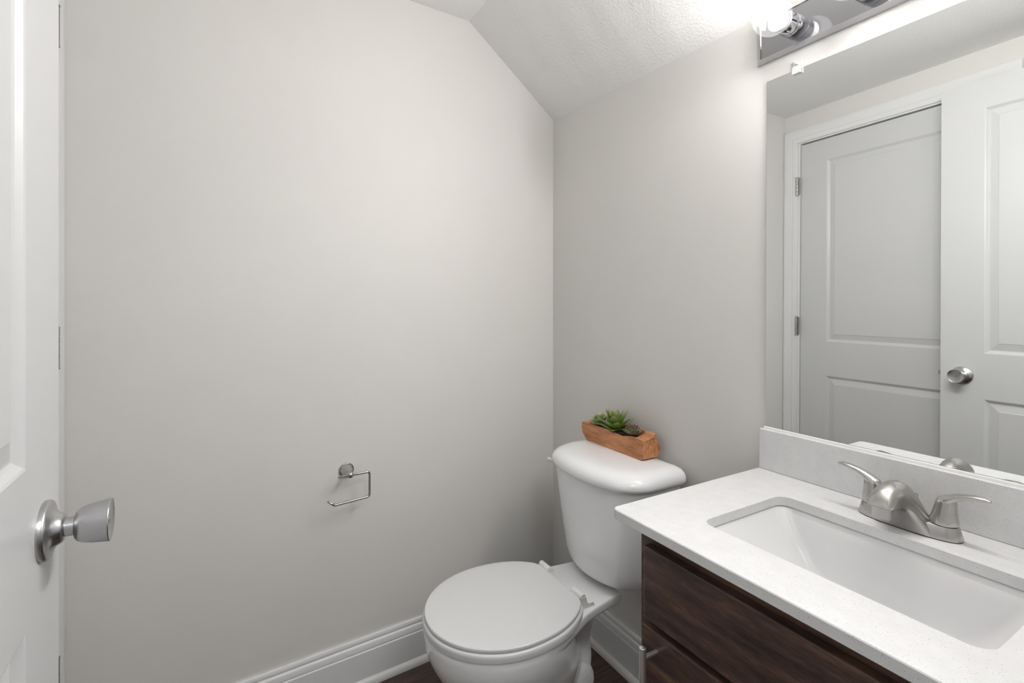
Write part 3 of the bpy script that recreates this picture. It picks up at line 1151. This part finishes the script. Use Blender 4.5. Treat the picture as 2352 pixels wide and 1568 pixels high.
bm = bmesh.new()
loft(bm, [spout_loop(*s) for s in SP])
obj('spout', bm, M['nickel'], faucet, 28)
bm = bmesh.new()
loft(bm, [[Vector(p) for p in rrect(-0.0130, 0.0130, -0.1020, -0.0760, 0.003, z, 3)] for z in (0.0350, 0.0520)])
obj('aerator', bm, M['nickel'], faucet, 40)
for s in (-1, 1):
    bm = bmesh.new()
    hx = s * 0.0508
    n = 36
    body = [(0.0236, 0.0196), (0.0250, 0.0200), (0.0300, 0.0194), (0.0420, 0.0168), (0.0530, 0.0150), (0.0600, 0.0142), (0.0655, 0.0125), (0.0685, 0.0085), (0.0695, 0.002)]
    loft(bm, [[(hx + s * (z - 0.0236) * 0.10 + r * math.cos(2 * PI * i / n), r * 0.92 * math.sin(2 * PI * i / n), z) for i in range(n)] for z, r in body])
    # lever: flattened tapering arm arching outwards
    path = [(0.000, 0.0560), (0.006, 0.0640), (0.016, 0.0715), (0.028, 0.0768), (0.042, 0.0800), (0.054, 0.0812), (0.0605, 0.0806)]
    wid = [0.0120, 0.0118, 0.0098, 0.0082, 0.0078, 0.0072, 0.0040]
    thk = [0.0115, 0.0090, 0.0062, 0.0047, 0.0042, 0.0038, 0.0022]
    loops = []
    for i, (px, pz) in enumerate(path):
        a = path[max(i - 1, 0)]; b = path[min(i + 1, len(path) - 1)]
        tx, tz = b[0] - a[0], b[1] - a[1]
        ln = math.hypot(tx, tz); tx /= ln; tz /= ln
        lp = []
        for q in range(20):
            an = 2 * PI * q / 20
            u, v = wid[i] * math.cos(an), thk[i] * math.sin(an)
            lp.append((hx + s * (px - tz * v), u - 0.004 * i / 6, pz + tx * v))
        loops.append(lp)
    loft(bm, loops)
    o = obj('handle', bm, M['nickel'], faucet, 60)
    o['label'] = 'left lever handle' if s < 0 else 'right lever handle with a small set screw'
    bm = bmesh.new()
    lathe(bm, [(0, 0.0028), (0.0008, 0.0026), (0.0008, 0.0)], (hx + s * 0.0165, -0.004 if s > 0 else 0.0, 0.0440), (s, -0.15, 0), 16)
    sc_ = obj('set_screw', bm, M['dark'], o)
bm = bmesh.new()
lathe(bm, [(0.0, 0.0022), (0.030, 0.0022), (0.036, 0.0048), (0.044, 0.0055), (0.0465, 0.0050), (0.0475, 0.002)], (0.001, 0.0245, 0.006), (0, 0, 1), 20)
obj('lift_rod', bm, M['nickel'], faucet, 40)

# ------------------------------------------------------------------ mirror
MX0, MX1, MZ0, MZ1 = 0.9010, 1.545, 0.9054, 1.7317
mirror = thing('mirror', 'large frameless wall mirror standing on the backsplash above the faucet', 'mirror', (MX0, 0, MZ0))
AL = 0.0049
yb0, yt0 = -0.0080, -0.0080 + AL * (MZ1 - MZ0)
bm = bmesh.new()
W_, H_ = MX1 - MX0, MZ1 - MZ0
v = [bm.verts.new(p) for p in ((0, yb0, 0), (W_, yb0, 0), (W_, yt0, H_), (0, yt0, H_))]
bm.faces.new(v)
obj('silvered_face', bm, M['mirror'], mirror)
bm = bmesh.new()
v2 = [bm.verts.new(p) for p in ((0, yb0 + 0.0003, 0), (W_, yb0 + 0.0003, 0), (W_, yt0 + 0.0003, H_), (0, yt0 + 0.0003, H_))]
v3 = [bm.verts.new(p) for p in ((0, -0.0008, 0), (W_, -0.0008, 0), (W_, -0.0008, H_), (0, -0.0008, H_))]
bm.faces.new(v2); bm.faces.new(v3[::-1])
for i in range(4):
    bm.faces.new((v2[i], v3[i], v3[(i + 1) % 4], v2[(i + 1) % 4]))
obj('glass_edge', bm, M['mirror_edge'], mirror)
for cxp in (0.975, 1.46):
    bm = bmesh.new()
    x = cxp - MX0
    box(bm, x - 0.010, x + 0.010, -0.0050, -0.0008, H_ - 0.001, H_ + 0.022)
    box(bm, x - 0.010, x + 0.010, -0.0105, -0.0055, H_ - 0.011, H_ + 0.006)
    lathe(bm, [(0, 0.004), (0.002, 0.0036), (0.003, 0.001)], (x, -0.005, H_ + 0.013), (0, -1, 0), 16)
    obj('mirror_clip', bm, M['clip'], mirror, False, 0.001)

# ------------------------------------------------------------------ vanity light bar
LX0, LX1, LZ0 = 0.8768, 1.500, 1.7778
TILT = math.radians(2)
lamp = thing('vanity_light', 'chrome bar light with lit round bulbs above the mirror', 'wall light', (LX0, 0, LZ0))
LH, LD = 0.096, 0.020
LW = LX1 - LX0
RT = Matrix.Rotation(TILT, 4, 'X')       # the fixture hangs with its top a little off the wall


def T(lp):
    return [RT @ Vector(p) for p in lp]


def bar_ring(ins, y):
    return T([(ins, y, ins * 0.35), (LW - ins, y, ins * 0.35), (LW - ins, y, LH - ins * 0.35), (ins, y, LH - ins * 0.35)])


bm = bmesh.new()
loft(bm, [bar_ring(0.0, -0.0006), bar_ring(0.0, -0.003), bar_ring(0.017, -LD), bar_ring(0.019, -LD), bar_ring(0.0205, -LD + 0.0022), bar_ring(0.022, -LD + 0.0022)])
obj('back_plate', bm, M['chrome'], lamp)
bx = [0.9745 - LX0 + 0.152 * i for i in range(4)]
for i, x in enumerate(bx):
    bm = bmesh.new()
    c = Vector((x, -LD + 0.002, LH * 0.5))
    ax = Vector((0, -1, 0))
    prof = [(0.0, 0.0250), (0.016, 0.0250), (0.0175, 0.0240), (0.019, 0.0245), (0.0205, 0.0240), (0.042, 0.0235), (0.0440, 0.0225), (0.044, 0.0185), (0.020, 0.0175)]
    lathe(bm, [(d, r) for d, r in prof], RT @ c, RT.to_3x3() @ ax, 40)
    obj('socket', bm, M['chrome'], lamp, 40)
    
    bm = bmesh.new()
    n = 40
    R_, BD = 0.0392, 0.0815
    prof = [(0.0405, 0.0165), (0.0425, 0.0190)]
    for j in range(37):
        t = PI * j / 36
        d, r = BD - R_ * math.cos(t), R_ * math.sin(t)
        if d > 0.0445:
            prof.append((d, max(r, 0.0002)))
    lathe(bm, prof, RT @ c, RT.to_3x3() @ ax, n, cap=False)
    g = obj('bulb', bm, M['glass_globe'], lamp, 'all')
    bm = bmesh.new()
    lathe(bm, [(0.030, 0.0145), (0.044, 0.0165), (0.056, 0.0225), (0.059, 0.0235), (0.060, 0.0200), (0.0600, 0.0)], RT @ c, RT.to_3x3() @ ax, 32)
    obj('collar', bm, M['bulb_base'], g, 40)
    bm = bmesh.new()
    lathe(bm, [(0.0605, 0.0190)] + [(0.0605 + 0.0105 * math.sin(PI / 2 * q / 10), max(0.0190 * math.cos(PI / 2 * q / 10), 0.0003)) for q in range(1, 11)], RT @ c, RT.to_3x3() @ ax, 32)
    obj('led_core', bm, M['led'], g, 'all')

# ------------------------------------------------------------------ toilet paper holder on the long wall
tp = thing('toilet_paper_holder', 'empty brushed nickel toilet paper holder on the long wall', 'toilet paper holder', (0, -0.808, 0.683), 0, in_b=False)
bm = bmesh.new()
lathe(bm, [(0.0003, 0.0225), (0.0035, 0.0230), (0.0055, 0.0218), (0.0060, 0.0208)], (0, 0, 0), (1, 0, 0), 48)
mt = obj('wall_rose', bm, M['nickel'], tp, 40)
bm = bmesh.new()
lathe(bm, [(0.0055, 0.0205), (0.0260, 0.0085), (0.0350, 0.0060), (0.0540, 0.0052)], (0, 0, 0), (1, 0, 0), 8)
obj('post', bm, M['nickel'], tp, 10)
bm = bmesh.new()
sphere(bm, (0.0600, -0.003, 0.002), 0.0100, 28, 16)
obj('ball', bm, M['nickel'], tp, 'all')
bm = bmesh.new()
tube(bm, rounded_path([(0.060, -0.0385, 0.0005), (0.060, 0.0545, 0.0015), (0.060, 0.0545, -0.0745), (0.060, -0.0490, -0.0795), (0.060, -0.0680, -0.0640)], 0.009, 8), 0.0035, 14)
obj('paper_arm', bm, M['nickel'], tp, 'all')
